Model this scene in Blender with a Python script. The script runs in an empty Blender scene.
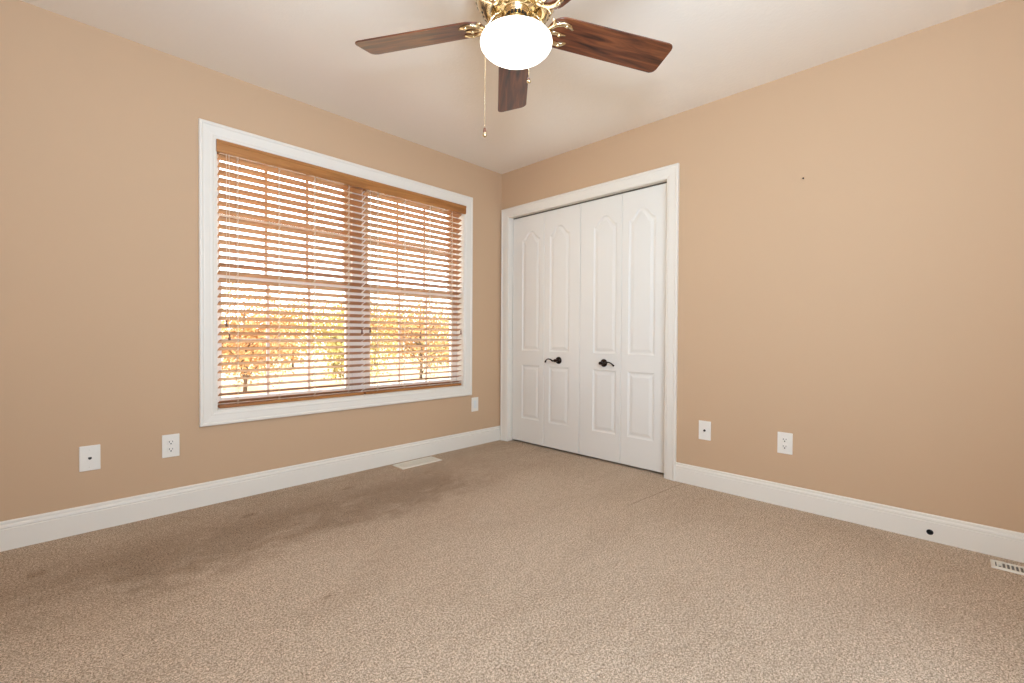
import bpy, bmesh, math, random
from math import sin, cos, pi, radians
from mathutils import Vector, Matrix

random.seed(7)
S = bpy.context.scene
COL = S.collection

# ------------------------------------------------------------------ camera
CAM = Vector((-2.9413, -3.0027, 0.9629))
yaw, pitch, roll, fpx = 0.771495, -0.0135046, 0.0061338, 455.711
fw = Vector((cos(yaw)*cos(pitch), sin(yaw)*cos(pitch), sin(pitch)))
rt0 = Vector((sin(yaw), -cos(yaw), 0))
up0 = rt0.cross(fw)
rt = cos(roll)*rt0 + sin(roll)*up0
up = -sin(roll)*rt0 + cos(roll)*up0
cd = bpy.data.cameras.new('camera')
cd.sensor_width = 36
cd.lens = fpx*36/1024
cd.clip_start = 0.02
cam = bpy.data.objects.new('camera', cd)
m = Matrix((rt, up, -fw)).transposed().to_4x4()
m.translation = CAM
cam.matrix_world = m
COL.objects.link(cam)
S.camera = cam

# ------------------------------------------------------------------ view, world, lights
S.view_settings.view_transform = 'Standard'
S.view_settings.look = 'None'
S.view_settings.gamma = 1
S.view_settings.use_curve_mapping = False
S.view_settings.exposure = 0.0
S.cycles.use_denoising = True
S.cycles.max_bounces = 10
S.cycles.diffuse_bounces = 6
S.cycles.transparent_max_bounces = 24
S.cycles.sample_clamp_indirect = 8

W = bpy.data.worlds.new('overcast_sky')
S.world = W
W.use_nodes = True
bg = W.node_tree.nodes['Background']
bg.inputs[0].default_value = (0.97, 1.0, 1.06, 1)
bg.inputs[1].default_value = 6.0


def area(name, loc, aim, sx, sy, power, color):
    l = bpy.data.lights.new(name, 'AREA')
    l.shape = 'RECTANGLE'
    l.size, l.size_y, l.energy, l.color = sx, sy, power, color
    o = bpy.data.objects.new(name, l)
    o.location = loc
    o.rotation_euler = (Vector(aim)-Vector(loc)).to_track_quat('-Z', 'Y').to_euler()
    COL.objects.link(o)
    return o


# added fill lamp, set in the made-up doorway behind the camera
area('back_fill_light', (-2.35, -3.64, 1.15), (-1.2, 0, 1.15), 1.3, 1.9, 38, (0.76, 1.0, 1.28))
# photographer's flash bounced off the ceiling behind the camera
area('bounce_flash', (-2.85, -3.1, 1.55), (-2.3, -2.5, 2.44), 0.35, 0.35, 47, (0.76, 1.0, 1.28))
sun = bpy.data.lights.new('sun', 'SUN')
sun.energy = 5.0
sun.angle = radians(3)
sun.color = (1, 0.93, 0.82)
so = bpy.data.objects.new('sun', sun)
so.rotation_euler = Vector((0.35, 1.0, -0.75)).to_track_quat('-Z', 'Y').to_euler()
COL.objects.link(so)


# ------------------------------------------------------------------ materials
def lin(h):
    h = h.lstrip('#')
    v = [int(h[i:i+2], 16)/255 for i in (0, 2, 4)]
    return tuple(c/12.92 if c <= 0.04045 else ((c+0.055)/1.055)**2.4 for c in v)


def mat(name, color, rough=0.5, metal=0.0, coat=0.0, spec=0.5, bump=None, var=None):
    """bump=(scale, strength, distance); var=(scale, colour2, stretch) procedural mottling"""
    M = bpy.data.materials.new(name)
    M.use_nodes = True
    nt = M.node_tree
    b = nt.nodes['Principled BSDF']
    c = lin(color) if isinstance(color, str) else color
    b.inputs['Base Color'].default_value = (*c, 1)
    b.inputs['Roughness'].default_value = rough
    b.inputs['Metallic'].default_value = metal
    b.inputs['Coat Weight'].default_value = coat
    b.inputs['Coat Roughness'].default_value = 0.15
    b.inputs['Specular IOR Level'].default_value = spec
    tc = nt.nodes.new('ShaderNodeTexCoord')
    if var:
        mp = nt.nodes.new('ShaderNodeMapping')
        mp.inputs['Scale'].default_value = var[2]
        nt.links.new(tc.outputs['Object'], mp.inputs[0])
        n = nt.nodes.new('ShaderNodeTexNoise')
        n.inputs['Scale'].default_value = var[0]
        n.inputs['Detail'].default_value = 4
        nt.links.new(mp.outputs[0], n.inputs[0])
        r = nt.nodes.new('ShaderNodeValToRGB')
        r.color_ramp.elements[0].position = 0.32
        r.color_ramp.elements[1].position = 0.68
        r.color_ramp.elements[0].color = (*c, 1)
        c2 = lin(var[1]) if isinstance(var[1], str) else var[1]
        r.color_ramp.elements[1].color = (*c2, 1)
        nt.links.new(n.outputs['Fac'], r.inputs[0])
        nt.links.new(r.outputs[0], b.inputs['Base Color'])
    if bump:
        n = nt.nodes.new('ShaderNodeTexNoise')
        n.inputs['Scale'].default_value = bump[0]
        n.inputs['Detail'].default_value = 3
        nt.links.new(tc.outputs['Object'], n.inputs[0])
        bp = nt.nodes.new('ShaderNodeBump')
        bp.inputs['Strength'].default_value = bump[1]
        bp.inputs['Distance'].default_value = bump[2]
        nt.links.new(n.outputs['Fac'], bp.inputs['Height'])
        nt.links.new(bp.outputs[0], b.inputs['Normal'])
    return M


WALL = mat('tan_wall_paint', '#CAAA89', 0.75, spec=0.25, bump=(260, 0.12, 0.002))
CEIL = mat('ceiling_paint', '#F4EBDD', 0.9, spec=0.2, bump=(60, 0.25, 0.004))
TRIM = mat('white_trim_paint', '#EAE3D6', 0.38, spec=0.45)
DOORM = mat('white_door_paint', '#E9E4DA', 0.45, spec=0.4, bump=(400, 0.05, 0.001))
PLATE = mat('white_plastic', '#ECE6DA', 0.35)
DARK = mat('dark_slot', '#15110D', 0.6)
HOLE_BLACK = mat('hole_cavity_black', '#1A1714', 0.5)
BRASS = mat('polished_brass', (0.78, 0.64, 0.41), 0.2, metal=1.0)
BRONZE = mat('oil_rubbed_bronze', '#2B1D14', 0.32, metal=0.75)
STEEL = mat('steel', '#7A746C', 0.4, metal=1.0)
REG = mat('register_enamel', '#E4DDCE', 0.4)
VINYL = mat('white_window_vinyl', '#F0EBE2', 0.4)
CORD = mat('tan_cord', '#F0E2CC', 0.8)
GROUND = mat('dry_autumn_lawn', '#C9B38E', 1.0, spec=0.1, var=(1.3, '#D8CDB4', (1, 1, 1)), bump=(30, 0.4, 0.05))
DRIVE = mat('pale_concrete', '#CFC8BE', 0.9, spec=0.2, var=(2.0, '#BDB5AA', (1, 1, 1)))
BARK = mat('grey_bark', '#6A5644', 0.95, var=(14, '#4B3B2E', (1, 1, 0.2)), bump=(30, 0.5, 0.02))
LEAF_O = mat('orange_leaves', '#C99C66', 0.8, spec=0.2, var=(0.9, '#9C6E40', (1, 1, 1)))
LEAF_Y = mat('yellow_green_leaves', '#C2AE68', 0.8, spec=0.2, var=(0.9, '#857A48', (1, 1, 1)))
LEAF_R = mat('russet_leaves', '#B3814E', 0.8, spec=0.2, var=(0.9, '#CDA276', (1, 1, 1)))


def wood(name, dark, mid, light, along, scale, rough, coat):
    """wood with grain running along local axis 'along'"""
    M = mat(name, mid, rough, coat=coat)
    nt = M.node_tree
    b = nt.nodes['Principled BSDF']
    tc = nt.nodes.new('ShaderNodeTexCoord')
    mp = nt.nodes.new('ShaderNodeMapping')
    st = [scale, scale, scale]
    st['xyz'.index(along)] = scale*0.09
    mp.inputs['Scale'].default_value = st
    nt.links.new(tc.outputs['Object'], mp.inputs[0])
    n = nt.nodes.new('ShaderNodeTexNoise')
    n.inputs['Scale'].default_value = 1.0
    n.inputs['Detail'].default_value = 6
    n.inputs['Distortion'].default_value = 0.9
    nt.links.new(mp.outputs[0], n.inputs[0])
    r = nt.nodes.new('ShaderNodeValToRGB')
    e = r.color_ramp.elements
    e[0].position, e[0].color = 0.34, (*lin(dark), 1)
    e[1].position, e[1].color = 0.66, (*lin(light), 1)
    k = e.new(0.5)
    k.color = (*lin(mid), 1)
    nt.links.new(n.outputs['Fac'], r.inputs[0])
    nt.links.new(r.outputs[0], b.inputs['Base Color'])
    return M


WALNUT = wood('walnut_blade_veneer', '#2A1208', '#5A2C17', '#7A4424', 'x', 42, 0.36, 0.35)
OAK = wood('honey_stained_basswood', '#9A6230', '#AC713A', '#BA8046', 'x', 30, 0.42, 0.15)
SLAT = wood('honey_slat_with_glare', '#A26C3C', '#B27A48', '#BE8854', 'x', 30, 0.42, 0.15)  # oak made lighter; window glare is put into the slat colour
FOBW = wood('walnut_fob', '#4A2414', '#6A3A22', '#7A4830', 'z', 200, 0.35, 0.3)


SPOTS = [(-2.189, -0.341, 0.045, 0.040), (-2.219, -1.368, 0.018, 0.014), (-2.964, -0.402, 0.035, 0.050), (-1.62, -0.30, 0.05, 0.03)]


def carpet_material():
    M = mat('beige_carpet', '#B49B80', 1.0, spec=0.05)
    nt = M.node_tree
    b = nt.nodes['Principled BSDF']
    b.inputs['Sheen Weight'].default_value = 0.25
    b.inputs['Sheen Roughness'].default_value = 0.6
    b.inputs['Sheen Tint'].default_value = (*lin('#D8C4A8'), 1)
    L = nt.links.new
    tc = nt.nodes.new('ShaderNodeTexCoord')

    def noise(scale, det, rough=0.5, dist=0.0, mapping=None):
        n = nt.nodes.new('ShaderNodeTexNoise')
        n.inputs['Scale'].default_value = scale
        n.inputs['Detail'].default_value = det
        n.inputs['Roughness'].default_value = rough
        n.inputs['Distortion'].default_value = dist
        if mapping:
            mp = nt.nodes.new('ShaderNodeMapping')
            mp.inputs['Rotation'].default_value = (0, 0, mapping[0])
            mp.inputs['Scale'].default_value = mapping[1]
            mp.inputs['Location'].default_value = mapping[2]
            L(tc.outputs['Object'], mp.inputs[0])
            L(mp.outputs[0], n.inputs[0])
        else:
            L(tc.outputs['Object'], n.inputs[0])
        return n

    def ramp(src, p0, c0, p1, c1):
        r = nt.nodes.new('ShaderNodeValToRGB')
        r.color_ramp.elements[0].position = p0
        r.color_ramp.elements[1].position = p1
        r.color_ramp.elements[0].color = (*c0, 1)
        r.color_ramp.elements[1].color = (*c1, 1)
        L(src, r.inputs[0])
        return r

    def mix(kind, fac, a, bb):
        x = nt.nodes.new('ShaderNodeMix')
        x.data_type = 'RGBA'
        x.blend_type = kind
        if isinstance(fac, float):
            x.inputs['Factor'].default_value = fac
        else:
            L(fac, x.inputs['Factor'])
        L(a, x.inputs['A'])
        L(bb, x.inputs['B'])
        return x.outputs['Result']

    g1 = noise(300, 2, 0.7)                     # tuft speckle
    g2 = noise(135, 3, 0.8)
    g = nt.nodes.new('ShaderNodeMix')
    g.data_type = 'FLOAT'
    g.inputs['Factor'].default_value = 0.5
    L(g1.outputs['Fac'], g.inputs[2])
    L(g2.outputs['Fac'], g.inputs[3])
    gr = ramp(g.outputs[0], 0.42, lin('#7A6550'), 0.58, lin('#F2DCC4'))
    pile = noise(26, 4, 0.65)                   # tread marks in the pile
    pr = ramp(pile.outputs['Fac'], 0.35, (0.90, 0.89, 0.88), 0.65, (1.06, 1.06, 1.06))
    c = mix('MULTIPLY', 1.0, gr.outputs[0], pr.outputs[0])
    # soiled traffic areas, large soft stains
    st = noise(1.35, 5, 0.62, 0.6, (0.25, (0.75, 1.5, 1), (0.4, 0.15, 0)))
    sr = ramp(st.outputs['Fac'], 0.40, (0.70, 0.65, 0.60), 0.56, (1.0, 1.0, 1.0))
    c = mix('MULTIPLY', 0.28, c, sr.outputs[0])
    # worn dirty band along the window wall (soiled where furniture stood)
    sx = nt.nodes.new('ShaderNodeSeparateXYZ')
    L(tc.outputs['Object'], sx.inputs[0])

    def math_(op, a, bb=None, cc=None):
        q = nt.nodes.new('ShaderNodeMath')
        q.operation = op
        for k_, v_ in enumerate((a, bb, cc)):
            if v_ is None:
                continue
            if isinstance(v_, (int, float)):
                q.inputs[k_].default_value = v_
            else:
                L(v_, q.inputs[k_])
        return q.outputs[0]

    def fade(src, lo, hi):
        q = nt.nodes.new('ShaderNodeMapRange')
        q.interpolation_type = 'SMOOTHSTEP'
        q.inputs['From Min'].default_value = lo
        q.inputs['From Max'].default_value = hi
        q.inputs['To Min'].default_value = 1
        q.inputs['To Max'].default_value = 0
        L(src, q.inputs['Value'])
        return q.outputs[0]
    bl_ = noise(3.4, 5, 0.7, 0.4, (0.0, (1.0, 1.6, 1), (3.1, 0.7, 0)))
    wob = math_('MULTIPLY_ADD', bl_.outputs['Fac'], 0.5, -0.25)
    yy = math_('ADD', sx.outputs['Y'], wob)
    core = math_('MULTIPLY', fade(math_('ABSOLUTE', math_('ADD', yy, 0.60)), 0.06, 0.40),
                 fade(math_('ABSOLUTE', math_('ADD', sx.outputs['X'], 1.95)), 0.6, 1.35))
    wide = fade(math_('MULTIPLY', yy, -1.0), 0.35, 1.15)
    soil = math_('MULTIPLY_ADD', core, 0.62, math_('MULTIPLY', wide, 0.38))
    soil = math_('MULTIPLY', soil, math_('MULTIPLY_ADD', bl_.outputs['Fac'], 2.6, -0.25))
    dr = ramp(soil, 0.0, (1, 1, 1), 1.0, (0.62, 0.57, 0.53))
    c = mix('MULTIPLY', 1.0, c, dr.outputs[0])
    # short seam line in the carpet, running out from the right closet casing
    def seg(ax, ay, bx, by, w0=0.001, w1=0.007):
        vs = []
        dx, dy = bx-ax, by-ay
        ln = math.hypot(dx, dy)
        for op in ('PERP', 'ALONG'):
            q = nt.nodes.new('ShaderNodeVectorMath')
            q.operation = 'DOT_PRODUCT'
            w = (-dy/ln, dx/ln, 0) if op == 'PERP' else (dx/ln, dy/ln, 0)
            q.inputs[1].default_value = w
            L(tc.outputs['Object'], q.inputs[0])
            o = nt.nodes.new('ShaderNodeMath')
            o.operation = 'SUBTRACT'
            o.inputs[1].default_value = w[0]*ax+w[1]*ay + (ln/2 if op == 'ALONG' else 0)
            L(q.outputs['Value'], o.inputs[0])
            a = nt.nodes.new('ShaderNodeMath')
            a.operation = 'ABSOLUTE'
            L(o.outputs[0], a.inputs[0])
            m_ = nt.nodes.new('ShaderNodeMapRange')
            m_.interpolation_type = 'SMOOTHSTEP'
            lim = (w0, w1) if op == 'PERP' else (ln*0.25, ln*0.5)
            m_.inputs['From Min'].default_value = lim[0]
            m_.inputs['From Max'].default_value = lim[1]
            m_.inputs['To Min'].default_value = 1
            m_.inputs['To Max'].default_value = 0
            L(a.outputs[0], m_.inputs['Value'])
            vs.append(m_.outputs[0])
        k = nt.nodes.new('ShaderNodeMath')
        k.operation = 'MULTIPLY'
        L(vs[0], k.inputs[0])
        L(vs[1], k.inputs[1])
        return k.outputs[0]
    sm = ramp(seg(0.1, -1.745, -0.75, -1.672), 0.0, (1, 1, 1), 1.0, (0.66, 0.64, 0.62))
    c = mix('MULTIPLY', 1.0, c, sm.outputs[0])
    # a few small dark spots
    for sx_, sy_, ln_, wd_ in SPOTS:
        sp = ramp(seg(sx_-ln_, sy_, sx_+ln_, sy_+ln_*0.4, 0.0, wd_), 0.0, (1, 1, 1), 1.0, (0.74, 0.70, 0.67))
        c = mix('MULTIPLY', 1.0, c, sp.outputs[0])
    L(c, b.inputs['Base Color'])
    bp = nt.nodes.new('ShaderNodeBump')
    bp.inputs['Strength'].default_value = 0.7
    bp.inputs['Distance'].default_value = 0.006
    L(g.outputs[0], bp.inputs['Height'])
    b2 = nt.nodes.new('ShaderNodeBump')
    b2.inputs['Strength'].default_value = 0.5
    b2.inputs['Distance'].default_value = 0.02
    L(pile.outputs['Fac'], b2.inputs['Height'])
    L(b2.outputs[0], bp.inputs['Normal'])
    L(bp.outputs[0], b.inputs['Normal'])
    return M


CARPET = carpet_material()


def glass_material():
    M = bpy.data.materials.new('window_glass')
    M.use_nodes = True
    nt = M.node_tree
    nt.nodes.clear()
    out = nt.nodes.new('ShaderNodeOutputMaterial')
    t = nt.nodes.new('ShaderNodeBsdfTransparent')
    t.inputs[0].default_value = (0.95, 0.96, 0.95, 1)
    g = nt.nodes.new('ShaderNodeBsdfGlossy')
    g.inputs['Roughness'].default_value = 0.02
    mx = nt.nodes.new('ShaderNodeMixShader')
    mx.inputs[0].default_value = 0.05
    nt.links.new(t.outputs[0], mx.inputs[1])
    nt.links.new(g.outputs[0], mx.inputs[2])
    nt.links.new(mx.outputs[0], out.inputs[0])
    return M


GLASS = glass_material()
GLOBE = mat('lit_opal_glass', '#FFF6E6', 0.25)
_b = GLOBE.node_tree.nodes['Principled BSDF']
_b.inputs['Emission Color'].default_value = (1.0, 0.97, 0.90, 1)
_b.inputs['Emission Strength'].default_value = 3.0


# ------------------------------------------------------------------ mesh helpers
class MB:
    """collects polygons, then links them as ONE mesh object"""

    def __init__(self):
        self.v, self.f, self.s = [], [], []

    def add(self, verts, faces, smooth=False):
        o = len(self.v)
        self.v += [tuple(p) for p in verts]
        self.f += [tuple(i+o for i in f) for f in faces]
        self.s += [smooth]*len(faces)

    def box(self, x0, x1, y0, y1, z0, z1):
        v = [(x, y, z) for x in (x0, x1) for y in (y0, y1) for z in (z0, z1)]
        self.add(v, [(0, 1, 3, 2), (4, 6, 7, 5), (0, 4, 5, 1), (2, 3, 7, 6), (0, 2, 6, 4), (1, 5, 7, 3)])

    def rbox(self, x0, x1, y0, y1, z0, z1, r, seg=2):
        bm = bmesh.new()
        bmesh.ops.create_cube(bm, size=1)
        for v in bm.verts:
            v.co = ((x0+x1)/2+v.co.x*(x1-x0), (y0+y1)/2+v.co.y*(y1-y0), (z0+z1)/2+v.co.z*(z1-z0))
        bmesh.ops.bevel(bm, geom=bm.edges[:], offset=r, segments=seg, profile=0.5, affect='EDGES')
        self.bm(bm, False)

    def bm(self, bm, smooth=False):
        bm.verts.index_update()
        self.add([v.co.copy() for v in bm.verts], [[v.index for v in f.verts] for f in bm.faces], smooth)
        bm.free()

    def lathe(self, prof, c=(0, 0, 0), ax='z', n=40, smooth=True):
        """prof: (radius, height) pairs, revolved about axis ax through c"""
        v, f = [], []
        for r, h in prof:
            for k in range(n):
                a = 2*pi*k/n
                p = (r*cos(a), r*sin(a), h)
                if ax == 'x':
                    p = (h, p[0], p[1])
                elif ax == 'y':
                    p = (p[0], h, p[1])
                v.append((p[0]+c[0], p[1]+c[1], p[2]+c[2]))
        for i in range(len(prof)-1):
            for k in range(n):
                a, b = i*n+k, i*n+(k+1) % n
                f.append((a, b, b+n, a+n))
        self.add(v, f, smooth)
        for i in (0, len(prof)-1):
            if prof[i][0] > 1e-5:
                self.add([v[i*n+k] for k in range(n)], [tuple(range(n))], False)

    def tube(self, pts, r, n=10, flat=1.0):
        pts = [Vector(p) for p in pts]
        rr = r if isinstance(r, (list, tuple)) else [r]*len(pts)
        v, f = [], []
        prev = None
        for i, p in enumerate(pts):
            t = (pts[min(i+1, len(pts)-1)]-pts[max(i-1, 0)]).normalized()
            if prev is None:
                a = Vector((0, 0, 1)) if abs(t.z) < 0.9 else Vector((1, 0, 0))
                u = t.cross(a).normalized()
            else:
                u = (prev-t*prev.dot(t)).normalized()
            prev = u
            w = t.cross(u)
            for k in range(n):
                q = 2*pi*k/n
                v.append(p+u*(cos(q)*rr[i])+w*(sin(q)*rr[i]*flat))
        for i in range(len(pts)-1):
            for k in range(n):
                a, b = i*n+k, i*n+(k+1) % n
                f.append((a, b, b+n, a+n))
        f.append(tuple(range(n))[::-1])
        f.append(tuple((len(pts)-1)*n+k for k in range(n)))
        self.add(v, f, True)

    def sweep(self, path, prof, closed, frame):
        """mitred moulding. path: 2D corner points; prof: (inward offset, protrusion);
        frame(a, b, h) -> 3D; offset to the left-hand side of the path direction"""
        P = [Vector(p) for p in path]
        n = len(P)
        rows = []
        for i in range(n):
            if closed or 0 < i < n-1:
                d0 = (P[i]-P[i-1]).normalized()
                d1 = (P[(i+1) % n]-P[i]).normalized()
                n0, n1 = Vector((-d0.y, d0.x)), Vector((-d1.y, d1.x))
                mm = (n0+n1)/(1+n0.dot(n1))
            else:
                d = (P[1]-P[0]).normalized() if i == 0 else (P[-1]-P[-2]).normalized()
                mm = Vector((-d.y, d.x))
            rows.append([frame(*(P[i]+mm*o), h) for o, h in prof])
        k = len(prof)
        v = [q for r in rows for q in r]
        f = []
        for i in range(n if closed else n-1):
            j = (i+1) % n
            for a in range(k):
                b = (a+1) % k
                f.append((i*k+a, i*k+b, j*k+b, j*k+a))
        if not closed:
            f.append(tuple(range(k)))
            f.append(tuple((n-1)*k+a for a in range(k))[::-1])
        self.add(v, f)

    def build(self, name, material, parent=None, origin=None):
        me = bpy.data.meshes.new(name)
        o = Vector(origin) if origin is not None else Vector((0, 0, 0))
        if parent is not None and origin is None:
            q = parent
            while q is not None:
                o = o+q.location
                q = q.parent
        me.from_pydata([Vector(p)-o for p in self.v], [], self.f)
        me.polygons.foreach_set('use_smooth', self.s)
        bm = bmesh.new()
        bm.from_mesh(me)
        bmesh.ops.recalc_face_normals(bm, faces=bm.faces)
        bm.to_mesh(me)
        bm.free()
        me.materials.append(material)
        ob = bpy.data.objects.new(name, me)
        COL.objects.link(ob)
        if parent is not None:
            ob.parent = parent
        elif origin is not None:
            ob.location = o
        return ob


def tag(o, label=None, cat=None, group=None, kind=None):
    if label:
        o['label'] = label
    if cat:
        o['category'] = cat
    if group:
        o['group'] = group
    if kind:
        o['kind'] = kind
    return o


def empty(name, loc, label, cat, group=None, kind=None):
    o = bpy.data.objects.new(name, None)
    o.empty_display_size = 0.05
    o.location = loc
    COL.objects.link(o)
    return tag(o, label, cat, group, kind)


def copy_tree(o, parent=None):
    c = o.copy()
    COL.objects.link(c)
    if parent is not None:
        c.parent = parent
    for ch in [x for x in bpy.data.objects if x.parent == o]:
        copy_tree(ch, c)
    return c


# ------------------------------------------------------------------ room shell
H = 2.44
XB, YB = -3.50, -3.70            # the two walls behind the camera
WX0, WX1, WZ0, WZ1 = -2.258, -0.448, 0.530, 2.056     # window opening (wall y = 0)
DY0, DY1, DZ = -0.100, -1.596, 2.026                  # closet opening (wall x = 0)
T = 0.15

mb = MB()
mb.box(XB-T, 0.9, YB-T-1.1, T, -0.12, 0)
tag(mb.build('floor', CARPET), 'beige cut-pile carpet, soiled and worn towards the window wall', 'floor', kind='structure')
mb = MB()
mb.box(XB-T, 0.9, YB-T-1.1, T, H, H+0.12)
tag(mb.build('ceiling', CEIL), 'plain off-white ceiling above the fan', 'ceiling', kind='structure')

mb = MB()
mb.box(XB-T, WX0, 0, T, 0, H)
mb.box(WX1, 0, 0, T, 0, H)
mb.box(WX0, WX1, 0, T, 0, WZ0)
mb.box(WX0, WX1, 0, T, WZ1, H)
tag(mb.build('wall_left', WALL), 'tan painted wall holding the wide blind-covered window', 'wall', kind='structure')
mb = MB()
TW = 0.12
mb.box(0, TW, DY0+0.018, T, 0, H)
mb.box(0, TW, YB-T, DY1-0.018, 0, H)
mb.box(0, TW, DY1-0.018, DY0+0.018, DZ+0.018, H)
tag(mb.build('wall_right', WALL), 'tan painted wall holding the white closet doors', 'wall', kind='structure')
mb = MB()
mb.box(XB-T, XB, YB-T, 0, 0, H)
tag(mb.build('wall_near', WALL), 'tan painted wall behind the camera facing the closet', 'wall', kind='structure')
mb = MB()                                             # with a made-up doorway that holds the fill lamp
mb.box(XB, -3.05, YB-T, YB, 0, H)
mb.box(-1.65, 0, YB-T, YB, 0, H)
mb.box(-3.05, -1.65, YB-T, YB, 2.15, H)
tag(mb.build('wall_back', WALL), 'tan painted wall behind the camera with an opening added for the fill lamp', 'wall', kind='structure')
mb = MB()  # unseen walls added to keep sun and sky out of the doorway
mb.box(XB, 0, YB-T-1.1, YB-T-0.95, 0, H)
mb.box(XB-T, XB, YB-T-1.1, YB-T, 0, H)
mb.box(0, T, YB-T-1.1, YB-T, 0, H)
tag(mb.build('wall_light_stop', WALL), 'added unseen walls closing off sun and sky outside the made-up doorway', 'wall', kind='structure')
mb = MB()
mb.box(0.78, 0.90, YB-T, T, 0, H)
mb.box(TW, 0.78, 0.0, T, 0, H)
mb.box(TW, 0.78, -1.86, -1.76, 0, H)
tag(mb.build('wall_closet', WALL), 'unlit inside walls of the closet behind the white doors', 'wall', kind='structure')

# baseboards
BB = [(0, 0), (0.0145, 0), (0.0145, 0.092), (0.0115, 0.0945), (0.0115, 0.0975), (0.0140, 0.1005), (0.0125, 0.108),
      (0.0090, 0.1125), (0.0065, 0.1135), (0.0065, 0.1165), (0.0085, 0.1175), (0.0080, 0.124), (0.0055, 0.128), (0, 0.129)]


def baseboard_mesh(frame, a, b, hs=1.0):
    q = MB()
    k = len(BB)
    v = [frame(t, d, z*hs) for t in (a, b) for d, z in BB]
    f = [(i, (i+1) % k, k+(i+1) % k, k+i) for i in range(k)]
    f += [tuple(range(k)), tuple(range(k, 2*k))[::-1]]
    q.add(v, f)
    return q


bl = baseboard_mesh(lambda t, d, z: (t, -d, z), XB, -0.0005).build('baseboard_left', TRIM)
tag(bl, 'white moulded baseboard along the window wall', 'baseboard', kind='structure')
br = baseboard_mesh(lambda t, d, z: (-d, t, z), DY1-0.083, YB, 0.96).build('baseboard_right', TRIM)
tag(br, 'white moulded baseboard along the wall right of the closet', 'baseboard', kind='structure')
# the cable hole drilled through it
HY, HZ = -2.929, 0.0415
mb = MB()
mb.lathe([(0.0128, -0.03), (0.0128, 0.02)], (0, HY, HZ), 'x', 28, False)
cut = mb.build('cutter', DARK)
bo = br.modifiers.new('hole', 'BOOLEAN')
bo.object = cut
bo.operation = 'DIFFERENCE'
bo.solver = 'EXACT'
dg = bpy.context.evaluated_depsgraph_get()
nm = bpy.data.meshes.new_from_object(br.evaluated_get(dg))
br.modifiers.clear()
br.data = nm
bpy.data.objects.remove(cut)

# ------------------------------------------------------------------ window
win = empty('window_1', (-1.353, 0, 0.444), 'wide twin double-hung window in a white casing', 'window', kind='structure')
CASE = [(0, 0), (0, 0.018), (0.004, 0.022), (0.014, 0.022), (0.018, 0.018), (0.021, 0.0166), (0.024, 0.0166), (0.027, 0.0168), (0.050, 0.0145),
        (0.053, 0.0138), (0.056, 0.0138), (0.059, 0.0142), (0.066, 0.0132), (0.072, 0.010), (0.080, 0.0095), (0.0835, 0.007), (0.0835, 0)]
mb = MB()
mb.sweep([(-2.342, 0.445), (-0.364, 0.445), (-0.364, 2.142), (-2.342, 2.142)], CASE, True,
         lambda a, b, h: (a, -h, b))
mb.build('window_casing', TRIM, win)
mb = MB()   # jamb lining of the opening
J, JB = 0.004, 0.003
mb.box(WX0, WX0+J, -0.002, T, WZ0, WZ1)
mb.box(WX1-J, WX1, -0.002, T, WZ0, WZ1)
mb.box(WX0+J, WX1-J, -0.002, T, WZ0, WZ0+JB)
mb.box(WX0+J, WX1-J, -0.002, T, WZ1-J, WZ1)
mb.build('window_jamb', TRIM, win)
mb = MB()
mb.rbox(-1.407, -1.306, 0.082, 0.150, WZ0+JB, WZ1-J, 0.004)
mb.build('mullion', VINYL, win)


def sash(x0, x1, z0, z1, y0, lower):
    y1 = y0+0.030
    st, rl = 0.042, 0.040
    q = MB()
    q.rbox(x0, x0+st, y0, y1, z0, z1, 0.003)
    q.rbox(x1-st, x1, y0, y1, z0, z1, 0.003)
    q.rbox(x0+st-0.003, x1-st+0.003, y0, y1, z0, z0+rl+(0.012 if lower else 0), 0.003)
    q.rbox(x0+st-0.003, x1-st+0.003, y0, y1, z1-rl, z1, 0.003)
    s = q.build('sash', VINYL, win)
    q = MB()
    q.box(x0+st-0.006, x1-st+0.006, y0+0.014, y0+0.018, z0+rl-0.006, z1-rl+0.006)
    q.build('glass_pane', GLASS, s)
    q = MB()          # grille of white bars, three columns by two rows
    for k in (1, 2):
        xx = x0+st+(x1-x0-2*st)*k/3
        q.box(xx-0.009, xx+0.009, y0+0.008, y0+0.0135, z0+rl, z1-rl)
    zz = (z0+rl+z1-rl)/2
    q.box(x0+st, x1-st, y0+0.0085, y0+0.013, zz-0.009, zz+0.009)
    q.build('grille', VINYL, s)
    if lower:
        q = MB()
        xm = (x0+x1)/2
        q.rbox(xm-0.03, xm+0.03, y0+0.002, y0+0.022, z1, z1+0.012, 0.003)
        q.rbox(xm-0.01, xm+0.035, y0-0.006, y0+0.010, z1+0.012, z1+0.020, 0.003)
        q.build('sash_lock', VINYL, s)


ZM = 1.293
mb = MB()
mb.rbox(-0.470, WX1-J, 0.080, 0.150, WZ0+JB, WZ1-J, 0.003)
mb.box(-0.477, -0.469, 0.100, 0.150, WZ0+JB, WZ1-J)
mb.build('side_frame', VINYL, win)
for a, b in ((WX0+J, -1.407), (-1.306, -0.470)):
    sash(a, b, WZ0+JB, ZM+0.02, 0.084, True)
    sash(a, b, ZM-0.02, WZ1-J, 0.117, False)

# ------------------------------------------------------------------ blinds
SL_Y, SL_D, SL_T, TILT, PITCH = 0.034, 0.050, 0.0028, radians(20), 0.0440
ZS0 = 0.5665


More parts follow.
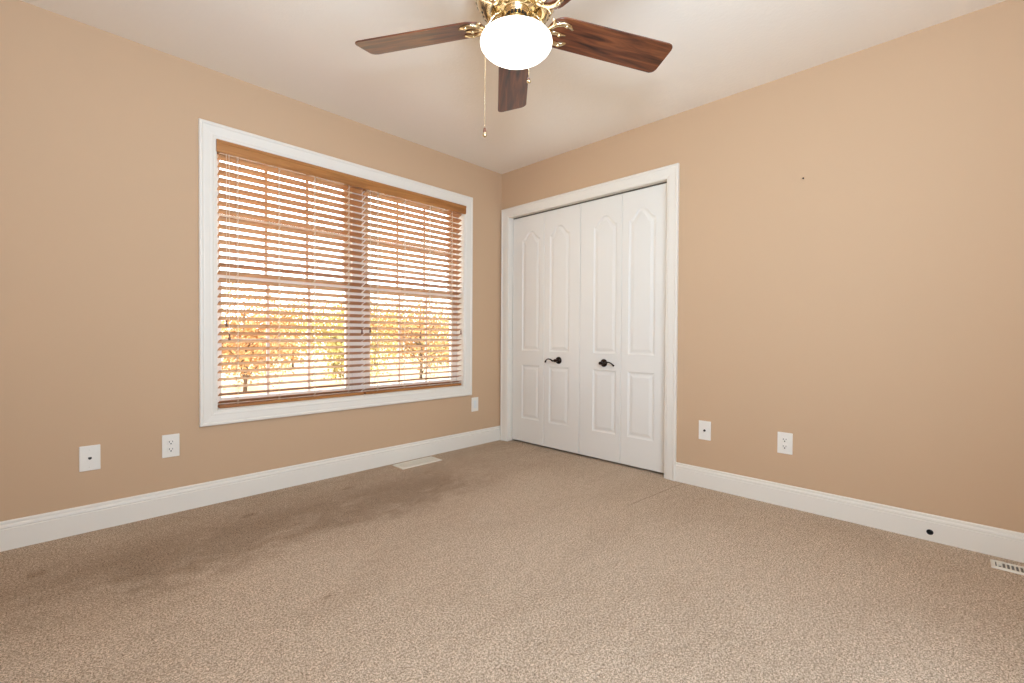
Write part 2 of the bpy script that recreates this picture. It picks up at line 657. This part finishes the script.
def slat_mesh(x0, x1):
    """one gently crowned slat, front (room) edge tilted up; local origin at its middle"""
    q = MB()
    n = 6
    top, bot = [], []
    for i in range(n+1):
        t = -0.5+i/n
        crown = 0.0012*(1-(2*t)**2)
        for lst, off in ((top, SL_T/2), (bot, -SL_T/2)):
            yy, zz = t*SL_D, crown+off
            lst.append((yy*cos(TILT)+zz*sin(TILT), -yy*sin(TILT)+zz*cos(TILT)))
    ring = top+bot[::-1]
    k = len(ring)
    v = [(x, y, z) for x in (x0, x1) for y, z in ring]
    f = [(i, (i+1) % k, k+(i+1) % k, k+i) for i in range(k)]
    f += [tuple(range(k)), tuple(range(k, 2*k))[::-1]]
    q.add(v, f)
    return q


def tassel(root, x, z_end, z_top):
    q = MB()
    y = 0.002
    q.tube([(x, y+0.003, z_top), (x, y, z_top-0.05), (x, y, z_end)], 0.0011, 6)
    c = q.build('pull_cord', CORD, root)
    q = MB()
    q.lathe([(0.0012, 0.0), (0.0045, -0.003), (0.0055, -0.008), (0.0040, -0.014), (0.0055, -0.022), (0.0072, -0.034),
             (0.0068, -0.037), (0, -0.037)], (x, y, z_end), 'z', 14)
    q.build('tassel', FOBW, c)


def make_blind(x0, x1, ladders, pulls, label):
    xc = (x0+x1)/2
    root = empty('window_blind', (xc, SL_Y, WZ0+JB), label, 'blind', 'wooden blinds in the twin window')
    q = MB()
    q.rbox(x0, x1, 0.012, 0.060, 1.994, 2.038, 0.002)
    q.build('headrail', OAK, root)
    sm = slat_mesh(x0-xc, x1-xc)
    first = None
    k = 0
    while ZS0+k*PITCH < 1.985:
        if first is None:
            first = sm.build('slat', SLAT, root, origin=(0, 0, 0))
            o = first
        else:
            o = first.copy()
            COL.objects.link(o)
        o.parent = root
        o.location = (random.uniform(-0.0015, 0.0015), 0, ZS0+k*PITCH-WZ0-JB)
        o.rotation_euler = (random.uniform(-0.02, 0.02), 0, 0)
        k += 1
    q = MB()
    q.rbox(x0, x1, SL_Y-0.025, SL_Y+0.025, WZ0+JB+0.0005, WZ0+JB+0.019, 0.003)
    q.build('bottom_rail', OAK, root)
    for lx in ladders:
        q = MB()
        hy = SL_D/2*cos(TILT)+0.001
        hz = SL_D/2*sin(TILT)
        for sy, sz in ((-1, 1), (1, -1)):
            q.tube([(lx, SL_Y+sy*hy, WZ0+JB+0.019), (lx, SL_Y+sy*hy, 1.995)], 0.0011, 6)
        for j in range(k):
            z = ZS0+j*PITCH-0.0035
            q.tube([(lx+0.003, SL_Y-hy, z+hz), (lx+0.003, SL_Y+hy, z-hz)], 0.0014, 5)
        q.tube([(lx-0.006, SL_Y-hy-0.0008, WZ0+JB+0.019), (lx-0.006, SL_Y-hy-0.0008, 1.995)], 0.0008, 6)
        q.build('ladder_cord', CORD, root)
    for px, pz in pulls:
        tassel(root, px, pz, 1.99)
    return root


make_blind(-2.239, -1.352, (-2.145, -1.916, -1.698, -1.464), ((-2.206, 1.040), (-2.192, 0.962), (-1.372, 1.005)),
           'left wooden slat blind of the pair, beside the long bare tan wall')
make_blind(-1.338, -0.458, (-1.243, -1.016, -0.785, -0.563), ((-1.309, 1.012), (-0.474, 1.004)),
           'right wooden slat blind of the pair, nearer the room corner and closet')
# one shared valance across both blinds
mb = MB()
VP = [(-0.0065, 1.987), (-0.012, 1.987), (-0.0145, 1.990), (-0.0145, 1.995), (-0.0165, 1.999), (-0.0165, 2.036),
      (-0.0195, 2.040), (-0.0195, 2.053), (-0.017, 2.056), (-0.0065, 2.056)]
XV0, XV1 = -2.2575, -0.4375
k = len(VP)
v = [(x, y, z) for x in (XV0, XV1) for y, z in VP]
mb.add(v, [(i, (i+1) % k, k+(i+1) % k, k+i) for i in range(k)] + [tuple(range(k)), tuple(range(k, 2*k))[::-1]])
val = mb.build('blind_valance', OAK, None, origin=(-1.3475, -0.008, 1.975))
tag(val, 'long honey-brown wooden valance board across the top of both window blinds', 'valance')

# ------------------------------------------------------------------ closet
clo = empty('trim_1', (0, -0.85, 0), 'white moulded casing and jamb around the closet doors', 'trim', kind='structure')
mb = MB()
DC = [(-o, h) for o, h in CASE][::-1]
# path runs up the right leg, over the head and down the left leg (seen from the room), outer edge first
mb.sweep([(-1.679, 0), (-1.679, 2.107), (-0.0155, 2.107), (-0.0155, 0)], [(-o, h) for o, h in CASE], False,
         lambda a, b, h: (-h, a, b))
mb.build('closet_casing', TRIM, clo)
mb = MB()
mb.box(-0.002, TW, DY0, DY0+0.018, 0, DZ)
mb.box(-0.002, TW, DY1-0.018, DY1, 0, DZ)
mb.box(-0.002, TW, DY1-0.018, DY0+0.018, DZ, DZ+0.018)
mb.build('closet_jamb', TRIM, clo)
mb = MB()
mb.box(0.050, 0.078, DY1+0.002, DY0-0.002, DZ-0.006, DZ)
mb.build('bifold_track', STEEL, clo)

XD = 0.045               # door face


def panel_loop(cy, hw, z0, z1, rise, d):
    """outline (y, z) inset by d; arched when rise > 0"""
    w = hw-d
    zb, zt = z0+d, z1-d
    pts = [(cy-w, zb), (cy+w, zb)]
    if rise <= 0:
        return pts+[(cy+w, zt), (cy-w, zt)]
    n = 26
    for i in range(n+1):
        t = 1-2*i/n
        s = abs(t)
        # cathedral top: flat shoulder, ogee, small rounded peak
        if s > 0.97:
            h = 0.0
        else:
            u = s/0.97
            h = rise*(0.5+0.5*cos(pi*u**1.18))
        pts.append((cy+w*t, zt+h))
    return pts


def door_leaf(y0, y1, pc, root):
    """y0 > y1: moulded leaf facing the room (-x), panels centred on y = pc"""
    bm = bmesh.new()
    z0, z1 = 0.015, 2.015
    hw = 0.103
    specs = [(0.223, 0.702, 0.0), (0.828, 1.806, 0.074)]
    steps = [(0.0, 0.0), (0.004, 0.0035), (0.011, 0.0065), (0.019, 0.0065), (0.038, 0.0015), (0.043, 0.0012)]

    def ring(pts, dep):
        return [bm.verts.new((XD+dep, y, z)) for y, z in pts]

    def link(r):
        return [bm.edges.new((r[i], r[(i+1) % len(r)])) for i in range(len(r))]
    e = 0.0025
    outer = ring([(y1+e, z0+e), (y0-e, z0+e), (y0-e, z1-e), (y1+e, z1-e)], 0)
    edges = link(outer)
    firsts = []
    for za, zb, rs in specs:
        rings = [ring(panel_loop(pc, hw, za, zb, rs, d), dep) for d, dep in steps]
        for r0, r1 in zip(rings, rings[1:]):
            n = len(r0)
            for i in range(n):
                bm.faces.new((r0[i], r0[(i+1) % n], r1[(i+1) % n], r1[i]))
        bm.faces.new(rings[-1])
        r0 = rings[0]
        edges += [bm.edges.get((r0[i], r0[(i+1) % len(r0)])) for i in range(len(r0))]
    bmesh.ops.triangle_fill(bm, edges=edges, use_beauty=True)
    side = ring([(y1, z0), (y0, z0), (y0, z1), (y1, z1)], e)
    back = ring([(y1, z0), (y0, z0), (y0, z1), (y1, z1)], 0.034)
    for a, b in ((outer, side), (side, back)):
        for i in range(4):
            bm.faces.new((a[i], a[(i+1) % 4], b[(i+1) % 4], b[i]))
    bm.faces.new(back)
    q = MB()
    q.bm(bm)
    return q.build('door_leaf', DOORM, root)


def lever_handle(leaf, y, z, sgn):
    """dark lever on a round rosette; the lever runs towards sgn*y"""
    q = MB()
    q.lathe([(0.030, XD), (0.030, XD-0.004), (0.027, XD-0.008), (0.020, XD-0.011), (0.013, XD-0.016), (0.011, XD-0.020)],
            (0, y, z), 'x', 28)
    q.lathe([(0.0105, XD-0.018), (0.0095, XD-0.036), (0.0125, XD-0.041), (0.0125, XD-0.056), (0.009, XD-0.060),
             (0, XD-0.061)], (0, y, z), 'x', 20)
    o = q.build('door_handle', BRONZE, leaf)
    q = MB()
    pts, rad = [], []
    n = 18
    for i in range(n+1):
        t = i/n
        yy = y+sgn*(0.000+0.112*t)
        zz = z+0.0005+0.010*sin(pi*min(1, max(0, (t-0.25)/0.75))*1.0)-0.017*max(0, (t-0.62)/0.38)**2 - 0.004*sin(pi*min(1, t/0.4))
        pts.append((XD-0.050+0.010*max(0, (t-0.8)/0.2)**2, yy, zz))
        rad.append(0.0095-0.0040*min(1, t*1.6)+(0.0035*max(0, (t-0.82)/0.18) if t > 0.82 else 0))
    q.tube(pts, rad, 12, 0.8)
    q.build('lever', BRONZE, o)


d1 = empty('door_1', (XD, -0.478, 0), 'left bifold closet door pair with a dark lever pointing left', 'door', kind='structure')
d2 = empty('door_2', (XD, -1.224, 0), 'right bifold closet door pair with a dark lever pointing right', 'door', kind='structure')
door_leaf(-0.1045, -0.4765, -0.326, d1)
lf = door_leaf(-0.4785, -0.8500, -0.642, d1)
lever_handle(lf, -0.642, 0.757, 1)
lf = door_leaf(-0.8535, -1.2245, -1.082, d2)
lever_handle(lf, -1.080, 0.756, -1)
door_leaf(-1.2265, -1.5925, -1.388, d2)

# ------------------------------------------------------------------ wall plates


def plate_frame(wall):
    """local (a = along wall to the right, d = out of the wall, z) -> world offset"""
    if wall == 'left':
        return lambda c, a, d, z: (c[0]+a, -d, c[1]+z)
    return lambda c, a, d, z: (-d, c[0]-a, c[1]+z)


class PB(MB):
    def __init__(self, wall, c):
        super().__init__()
        self.fr, self.c = plate_frame(wall), c

    def put(self, q):
        self.add([self.fr(self.c, *p) for p in q.v], q.f)
        self.s[-len(q.f):] = q.s
        return self


def wall_plate(kind, wall, along, z, label, cat):
    fr = plate_frame(wall)
    c = (along, z)
    root = empty(cat.replace(' ', '_'), fr(c, 0, 0, -0.062), label, cat, 'white wall plates above the baseboards')

    def part(q, name, mt, parent=root):
        return PB(wall, c).put(q).build(name, mt, parent)
    q = MB()
    q.rbox(-0.038, 0.038, -0.001, 0.0055, -0.0605, 0.0605, 0.0025, 3)
    part(q, 'cover_plate', PLATE)

    def screw(zz):
        q = MB()
        q.lathe([(0.0032, 0.0050), (0.0032, 0.0062), (0.002, 0.0068), (0, 0.0068)], (0, 0, 0), 'y', 14)
        q.v = [(x, d, w+zz) for x, d, w in q.v]
        part(q, 'screw', PLATE)
    if kind == 'duplex':
        screw(0)
        for s in (-1, 1):
            zc = s*0.0195
            q = MB()
            ring = []
            n = 28
            for i in range(n):
                a = 2*pi*i/n
                ring.append((0.0172*cos(a), max(-0.0142, min(0.0142, 0.0172*sin(a)))))
            v = [(a, d, zc+b) for d in (0.004, 0.0078) for a, b in ring]
            v += [(a*0.94, 0.0084, zc+b*0.94) for a, b in ring]
            f = [(i, (i+1) % n, n+(i+1) % n, n+i) for i in range(n)]
            f += [(n+i, n+(i+1) % n, 2*n+(i+1) % n, 2*n+i) for i in range(n)]
            f += [tuple(range(2*n, 3*n)), tuple(range(n))]
            q.add(v, f)
            rc = part(q, 'receptacle', PLATE)
            q = MB()
            q.box(-0.0082, -0.0056, 0.0070, 0.0089, zc-0.001, zc+0.0075)
            q.box(0.0056, 0.0082, 0.0070, 0.0089, zc-0.000, zc+0.0065)
            q.lathe([(0.0034, 0.0070), (0.0034, 0.0089)], (0, 0, zc-0.0075), 'y', 16)
            part(q, 'slots', DARK, rc)
    elif kind == 'jack':
        screw(0.042)
        screw(-0.042)
        q = MB()
        q.rbox(-0.0105, 0.0105, 0.004, 0.0072, -0.0100, 0.0100, 0.001)
        jk = part(q, 'jack', PLATE)
        q = MB()
        q.box(-0.0065, 0.0065, 0.0065, 0.0078, -0.0045, 0.0050)
        q.box(-0.0030, 0.0030, 0.0065, 0.0078, -0.0070, -0.0045)
        part(q, 'socket', DARK, jk)
    elif kind == 'coax':
        screw(0.042)
        screw(-0.042)
        q = MB()
        n = 6
        q.lathe([(0.0068, 0.004), (0.0068, 0.0085), (0.0048, 0.0088), (0.0048, 0.0155), (0.0030, 0.0155), (0.0030, 0.012),
                 (0, 0.012)], (0, 0, 0), 'y', 12, False)
        part(q, 'coaxial_jack', BRONZE)
    else:
        screw(0.0485)
        screw(-0.0485)
        q = MB()
        q.rbox(-0.0168, 0.0168, 0.004, 0.0075, -0.0335, 0.0335, 0.0012)
        part(q, 'rectangular_insert', mat('cool_white_plastic', '#E2E2DE', 0.3))
    return root


wall_plate('jack', 'left', -2.7875, 0.3555, 'white phone jack plate on the window wall, farthest from the window', 'jack plate')
wall_plate('duplex', 'left', -2.4695, 0.3615, 'white two-socket outlet under the bottom left corner of the window', 'outlet')
wall_plate('decora', 'left', -0.3165, 0.3585, 'white wall plate with a plain rectangular insert, low between the window and the room corner', 'outlet')
wall_plate('coax', 'right', -1.8650, 0.3640, 'white cable jack plate on the wall just right of the closet', 'jack plate')
wall_plate('duplex', 'right', -2.3160, 0.3590, 'white two-socket outlet on the wall right of the closet', 'outlet')

# cable hole in the right baseboard; black parts stand in for its dark cavity
g = empty('cable_hole', (-0.014, HY, HZ), 'round cable hole in the baseboard near the right edge, its dark cavity painted black', 'cable hole')
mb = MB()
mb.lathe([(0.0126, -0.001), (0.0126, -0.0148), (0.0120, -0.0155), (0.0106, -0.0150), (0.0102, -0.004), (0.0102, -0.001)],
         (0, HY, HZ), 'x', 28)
mb.build('cavity_rim', HOLE_BLACK, g)
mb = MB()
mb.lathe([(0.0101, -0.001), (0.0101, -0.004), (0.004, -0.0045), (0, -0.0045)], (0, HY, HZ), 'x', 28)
mb.build('cavity_dark', HOLE_BLACK, g)

# small nail in the right wall
mb = MB()
NY, NZ = -2.389, 1.840
mb.lathe([(0.0016, 0.004), (0.0016, -0.012), (0.0042, -0.012), (0.0044, -0.0135), (0.003, -0.0145), (0, -0.0147)], (0, NY, NZ), 'x', 16)
tag(mb.build('nail', BRONZE, None, origin=(0, NY, NZ)), 'tiny dark nail high in the bare tan wall right of the closet', 'nail')
# small screw left in the ceiling by the fan
mb = MB()
mb.lathe([(0.002, 0.003), (0.002, -0.003), (0.005, -0.003), (0.0045, -0.005), (0, -0.006)], (-1.005, -1.110, H), 'z', 14)
tag(mb.build('screw', CEIL, None, origin=(-1.005, -1.110, H)), 'tiny painted screw head in the ceiling beyond the far fan blade', 'screw')

# ------------------------------------------------------------------ floor registers


def register(cx, cy, along, L_, W_, label, damper_open):
    root = empty('floor_register', (cx, cy, 0), label, 'floor register', 'white floor registers in the carpet')

    def put(q):
        r = MB()
        r.add([(cx+a, cy+b, z) if along == 'x' else (cx+b, cy+a, z) for a, b, z in q.v], q.f)
        return r
    q = MB()
    hl, hw = L_/2, W_/2
    rim = 0.013 if damper_open else 0.022
    iw, il = hw-rim, hl-rim
    # rim: bevelled flange around the grille
    prof = [(0, -0.001), (0, 0.003), (0.004, 0.0065), (rim-0.002, 0.0075), (rim, 0.006), (rim, -0.001)]
    q.sweep([(-hl, -hw), (hl, -hw), (hl, hw), (-hl, hw)], prof, True, lambda a, b, h: (a, b, h))
    put(q).build('frame', REG, root)
    q = MB()
    n = 25 if damper_open else 20
    for i in range(n):                                    # short cross louvres
        a = -il+2*il*(i+0.5)/n
        w = il/n*(0.34 if damper_open else 0.62)
        q.box(a-w, a+w, -iw-0.002, iw+0.002, 0.0020, 0.0066)
    if not damper_open:
        q.box(-il, il, -0.004, 0.004, 0.0025, 0.0072)
    put(q).build('grille', REG, root)
    q = MB()
    q.box(-il-0.002, il+0.002, -iw-0.002, iw+0.002, 0.0004, 0.0012)
    put(q).build('damper', STEEL if damper_open else REG, root)
    q = MB()
    q.rbox(il-0.016, il-0.008, -0.010, 0.010, 0.002, 0.013, 0.0015)
    put(q).build('lever', REG, root)
    return root


register(-0.985, -0.120, 'x', 0.345, 0.140, 'white floor register in the carpet below the window', False)
register(-0.124, -3.297, 'y', 0.345, 0.090, 'white slotted floor register at the right wall baseboard', True)

# ------------------------------------------------------------------ ceiling fan
FX, FY, FZ = -1.6945, -1.8026, 2.143
PHI = 0.797
fan = empty('ceiling_fan', (FX, FY, H), 'brass ceiling fan with five walnut blades and a lit white globe', 'ceiling fan')
C = (FX, FY, 0)
mb = MB()
mb.lathe([(0.0, H), (0.085, H), (0.088, H-0.012), (0.078, H-0.030), (0.060, H-0.045), (0.050, H-0.060), (0.050, 2.372),
          (0.120, 2.366), (0.148, 2.352), (0.156, 2.335), (0.156, 2.318), (0.160, 2.312), (0.160, 2.300), (0.156, 2.294), (0.157, 2.240),
          (0.152, 2.214), (0.138, 2.188), (0.118, 2.170), (0.112, 2.167), (0.096, 2.167), (0.092, 2.178), (0.092, 2.205), (0, 2.205)], C, 'z', 64)
hs = mb.build('motor_housing', BRASS, fan)
mb = MB()            # pierced vent slots round the lower bowl of the housing
nv = 34
for i in range(nv):
    a = 2*pi*(i+0.5)/nv
    e, t = Vector((cos(a), sin(a), 0)), Vector((-sin(a), cos(a), 0))
    p0, p1 = Vector((FX, FY, 2.1775))+e*0.1270, Vector((FX, FY, 2.2160))+e*0.1525
    nrm = (e*0.75+Vector((0, 0, -0.66))).normalized()
    hw_ = 0.0058
    vv = []
    for off in (-0.004, 0.0012):
        for p, w in ((p0, hw_*0.7), (p0+(p1-p0)*0.5, hw_), (p1, hw_*0.8)):
            vv += [p-t*w+nrm*off, p+t*w+nrm*off]
    mb.add(vv, [(6, 7, 9, 8), (8, 9, 11, 10), (0, 1, 7, 6), (4, 5, 11, 10), (0, 2, 8, 6), (2, 4, 10, 8), (1, 3, 9, 7), (3, 5, 11, 9)])
mb.build('vent_slots', DARK, hs)
mb = MB()
mb.lathe([(0, 2.206), (0.088, 2.206), (0.088, 2.196), (0.078, 2.186), (0.050, 2.184), (0.047, 2.180), (0.047, 2.172), (0.0, 2.172)], C, 'z', 48)
mb.build('rotor_hub', BRASS, fan)
mb = MB()
mb.lathe([(0, 2.178), (0.044, 2.178), (0.047, 2.174), (0.044, 2.170), (0.040, 2.166), (0.040, 2.150), (0.044, 2.146),
          (0.044, 2.138), (0.040, 2.134), (0.043, 2.128), (0.060, 2.122), (0.082, 2.112), (0.094, 2.101), (0.098, 2.094), (0.098, 2.0885),
          (0.090, 2.0885), (0.0, 2.0915)], C, 'z', 48)
mb.build('light_fitter', BRASS, fan)
lfit = bpy.data.objects['light_fitter']
mb = MB()
for i in range(18):
    a = 2*pi*i/18
    e, t = Vector((cos(a), sin(a), 0)), Vector((-sin(a), cos(a), 0))
    o_ = Vector((FX, FY, 0))
    vv = [o_+e*rr+t*w+Vector((0, 0, z)) for rr in (0.0385, 0.0404) for w in (-0.0045, 0.0045) for z in (2.152, 2.164)]
    mb.add(vv, [(0, 1, 3, 2), (4, 6, 7, 5), (0, 4, 5, 1), (2, 3, 7, 6), (0, 2, 6, 4), (1, 5, 7, 3)])
mb.build('vent_slots', DARK, lfit)
# globe: opal glass bowl, flattened above, slightly pointed below
mb = MB()
gp = [(0.082, 2.0905), (0.099, 2.0890), (0.115, 2.0850), (0.127, 2.0785), (0.1335, 2.0705), (0.1355, 2.0620), (0.1340, 2.0530), (0.1280, 2.0430),
      (0.1170, 2.0325), (0.1020, 2.0225), (0.086, 2.0138), (0.068, 2.0055), (0.050, 1.9990), (0.033, 1.9945), (0.016, 1.992), (0, 1.991)]
mb.lathe(gp, C, 'z', 64)
mb.build('globe', GLOBE, fan)

BL_R0, BL_R1, BL_W = 0.128, 0.665, 0.150
PIT = 0.245


def blade_mesh():
    """paddle blade along local +x, underside down"""
    bm = bmesh.new()
    pts = []
    w0, w1 = BL_W*0.45, BL_W*0.5
    n = 10

    def arc(cx, cy, r, a0, a1, k=6):
        for i in range(k+1):
            a = a0+(a1-a0)*i/k
            pts.append((cx+r*cos(a), cy+r*sin(a)))
    arc(BL_R1-0.024, -w1+0.024, 0.024, -pi/2, 0)
    arc(BL_R1-0.024, w1-0.024, 0.024, 0, pi/2)
    arc(BL_R0+0.055, w0-0.055, 0.055, pi/2, pi)
    arc(BL_R0+0.055, -w0+0.055, 0.055, pi, 1.5*pi)
    bot = [bm.verts.new((x, y, -0.003)) for x, y in pts]
    top = [bm.verts.new((x, y, 0.003)) for x, y in pts]
    k = len(pts)
    fb = bm.faces.new(bot[::-1])
    ft = bm.faces.new(top)
    for i in range(k):
        bm.faces.new((bot[i], bot[(i+1) % k], top[(i+1) % k], top[i]))
    bmesh.ops.bevel(bm, geom=[e for f in (fb, ft) for e in f.edges], offset=0.0012, segments=1, affect='EDGES')
    # pitch about the long axis
    for v in bm.verts:
        x, y, z = v.co
        v.co = (x, y*cos(PIT)+z*sin(PIT), -y*sin(PIT)+z*cos(PIT))
    q = MB()
    q.bm(bm)
    return q


def iron_mesh():
    """brass blade iron: stem from the rotor, forked leaf-shaped foot under the blade"""
    q = MB()

    def P(x, y, dz=0.0):
        return (x, y*cos(PIT), -y*sin(PIT)-0.006+dz)
    z0 = 2.184-FZ
    q.tube([(0.060, 0, z0), (0.080, 0, z0-0.004), (0.096, 0, 0.022), (0.110, 0, 0.002), (0.126, 0, -0.008), (0.146, 0, -0.009)],
           [0.013, 0.014, 0.0125, 0.012, 0.013, 0.011], 12, 0.55)
    for s in (-1, 1):
        q.tube([P(0.120, 0), P(0.134, s*0.018), P(0.152, s*0.034), P(0.176, s*0.044), P(0.202, s*0.042), P(0.220, s*0.030)],
               [0.008, 0.009, 0.010, 0.011, 0.010, 0.006], 10, 0.55)
        q.tube([P(0.132, s*0.016), P(0.142, s*0.036), P(0.136, s*0.052), P(0.124, s*0.054)], [0.006, 0.007, 0.006, 0.004], 8, 0.6)
        q.lathe([(0.0065, -0.004), (0.0065, -0.011), (0.004, -0.013), (0, -0.0135)], P(0.190, s*0.043, 0.003), 'z', 12)
    q.tube([P(0.135, 0), P(0.155, 0), P(0.180, 0), P(0.204, 0)], [0.009, 0.011, 0.008, 0.004], 10, 0.55)
    q.lathe([(0.0065, -0.004), (0.0065, -0.011), (0.004, -0.013), (0, -0.0135)], P(0.176, 0, 0.003), 'z', 12)
    return q


b0 = blade_mesh().build('fan_blade', WALNUT, fan, origin=(0, 0, 0))
i0 = iron_mesh().build('blade_iron', BRASS, b0, origin=(0, 0, 0))
b0.location = (0, 0, FZ-H)
b0.rotation_euler = (0, 0, PHI)
for k in range(1, 5):
    b = b0.copy()
    COL.objects.link(b)
    b.rotation_euler = (0, {1: -0.02, 4: 0.008}.get(k, 0), PHI+k*2*pi/5)
    i = i0.copy()
    COL.objects.link(i)
    i.parent = b


def pull_chain(x, y, z_top, z_end, fob_len):
    q = MB()
    q.tube([(x, y, z_top), (x, y, z_end)], 0.0009, 6)
    z = z_top
    while z > z_end:                                   # beads of the ball chain
        q.lathe([(0, 0.0017), (0.0014, 0.001), (0.0017, 0), (0.0014, -0.001), (0, -0.0017)], (x, y, z), 'z', 6)
        z -= 0.0048
    c = q.build('pull_chain', BRASS, fan)
    q = MB()
    s = fob_len
    q.lathe([(0.0015, 0), (0.0042, -0.004*s), (0.0055, -0.012*s), (0.0058, -0.020*s), (0.0050, -0.023*s)], (x, y, z_end), 'z', 16)
    q.build('fob', FOBW, c)
    q = MB()
    q.lathe([(0.0050, -0.023*s), (0.0075, -0.027*s), (0.0085, -0.033*s), (0.0070, -0.039*s), (0.0030, -0.042*s), (0, -0.0425*s)],
            (x, y, z_end), 'z', 16)
    q.build('fob_tip', BRASS, c)


pull_chain(FX-0.078, FY+0.088, 2.125, 1.750, 0.9)
pull_chain(FX+0.047, FY-0.022, 2.06, 1.945, 0.5)

# ------------------------------------------------------------------ outside the window
GZ = -0.55
mb = MB()
mb.box(-40, 50, 0.6, 70, GZ-0.1, GZ)
tag(mb.build('lawn', GROUND), 'dry autumn lawn outside the window', 'lawn', kind='structure')
mb = MB()
mb.rbox(-30, 40, 6.3, 9.0, GZ-0.08, GZ+0.02, 0.01)
tag(mb.build('driveway', DRIVE), 'pale concrete driveway crossing the lawn outside the window', 'driveway', kind='structure')


def tree(x, y, h, rad, leafmat, seed, label, nleaf=3400):
    R = random.Random(seed)
    r_max = rad*1.02
    root = empty('autumn_tree', (x, y, GZ), label, 'tree', 'autumn trees outside the window')
    q = MB()
    q.tube([(x, y, GZ-0.02), (x+0.03, y, GZ+h*0.25), (x-0.02, y+0.02, GZ+h*0.5), (x, y, GZ+h*0.85)], [0.05, 0.045, 0.03, 0.012], 8)
    tips = []
    for i in range(11):
        a = R.uniform(0, 2*pi)
        zb = GZ+h*R.uniform(0.03, 0.55)
        d = rad*R.uniform(0.55, 0.95)
        tip = (x+cos(a)*d, y+sin(a)*d, zb+h*R.uniform(0.12, 0.35))
        midp = (x+cos(a)*d*0.45, y+sin(a)*d*0.45, zb+(tip[2]-zb)*0.6)
        q.tube([(x, y, zb), midp, tip], [0.02, 0.014, 0.006], 6)
        tips += [tip, midp]
    tips.append((x, y, GZ+h*0.88))
    q.build('trunk', BARK, root)
    q = MB()
    for i in range(nleaf):
        t = R.choice(tips)
        p = Vector(t)+Vector((R.gauss(0, rad*0.26), R.gauss(0, rad*0.26), R.gauss(0, h*0.11)))
        p.x = x+max(-r_max, min(r_max, p.x-x))
        p.y = y+max(-r_max, min(r_max, p.y-y))
        if p.z < GZ+0.12:
            p.z = GZ+0.12+R.random()*0.4
        n = Vector((R.gauss(0, 1), R.gauss(0, 1), R.gauss(0, 1)+0.5)).normalized()
        u = n.orthogonal().normalized()
        u.rotate(Matrix.Rotation(R.uniform(0, 2*pi), 3, n))
        w = n.cross(u)
        s = R.uniform(0.04, 0.075)
        q.add([p-u*s, p+w*s*0.55+n*0.012, p+u*s, p-w*s*0.55+n*0.012], [(0, 1, 2), (0, 2, 3)])
    f = q.build('foliage', leafmat, root)
    return root


LO = 'small pale orange-leaved autumn tree seen through the window blind slats'
LY = 'small yellow-green tree seen through the window blind slats'
LR = 'small russet-leaved tree seen through the window blind slats'
row = 0
KIND = {'O': (LEAF_O, LO), 'Y': (LEAF_Y, LY), 'R': (LEAF_R, LR)}
for x, y, h, r, c in [
        (-2.0, 9.8, 2.6, 1.2, 'O'), (0.7, 10.2, 2.7, 1.25, 'R'), (3.4, 9.7, 2.4, 1.25, 'Y'), (6.2, 10.3, 2.9, 1.3, 'O'),
        (9.1, 10.0, 2.7, 1.3, 'R'), (11.9, 10.4, 2.8, 1.3, 'O'),
        (-0.8, 13.8, 3.0, 1.5, 'R'), (2.5, 14.2, 2.9, 1.5, 'O'), (5.8, 13.9, 3.1, 1.5, 'O'), (9.2, 14.3, 3.3, 1.6, 'Y'),
        (12.7, 14.0, 3.3, 1.6, 'O'), (16.2, 14.2, 3.4, 1.6, 'R'),
        (1.0, 18.4, 3.2, 1.8, 'O'), (5.0, 18.7, 3.4, 1.8, 'R'), (9.0, 18.5, 3.6, 1.8, 'O'), (13.0, 18.8, 3.8, 1.8, 'O'),
        (17.0, 18.6, 3.9, 1.8, 'Y'), (21.0, 18.8, 4.0, 1.8, 'O')]:
    row += 1
    tree(x, y, h, r, KIND[c][0], 100+row, KIND[c][1])
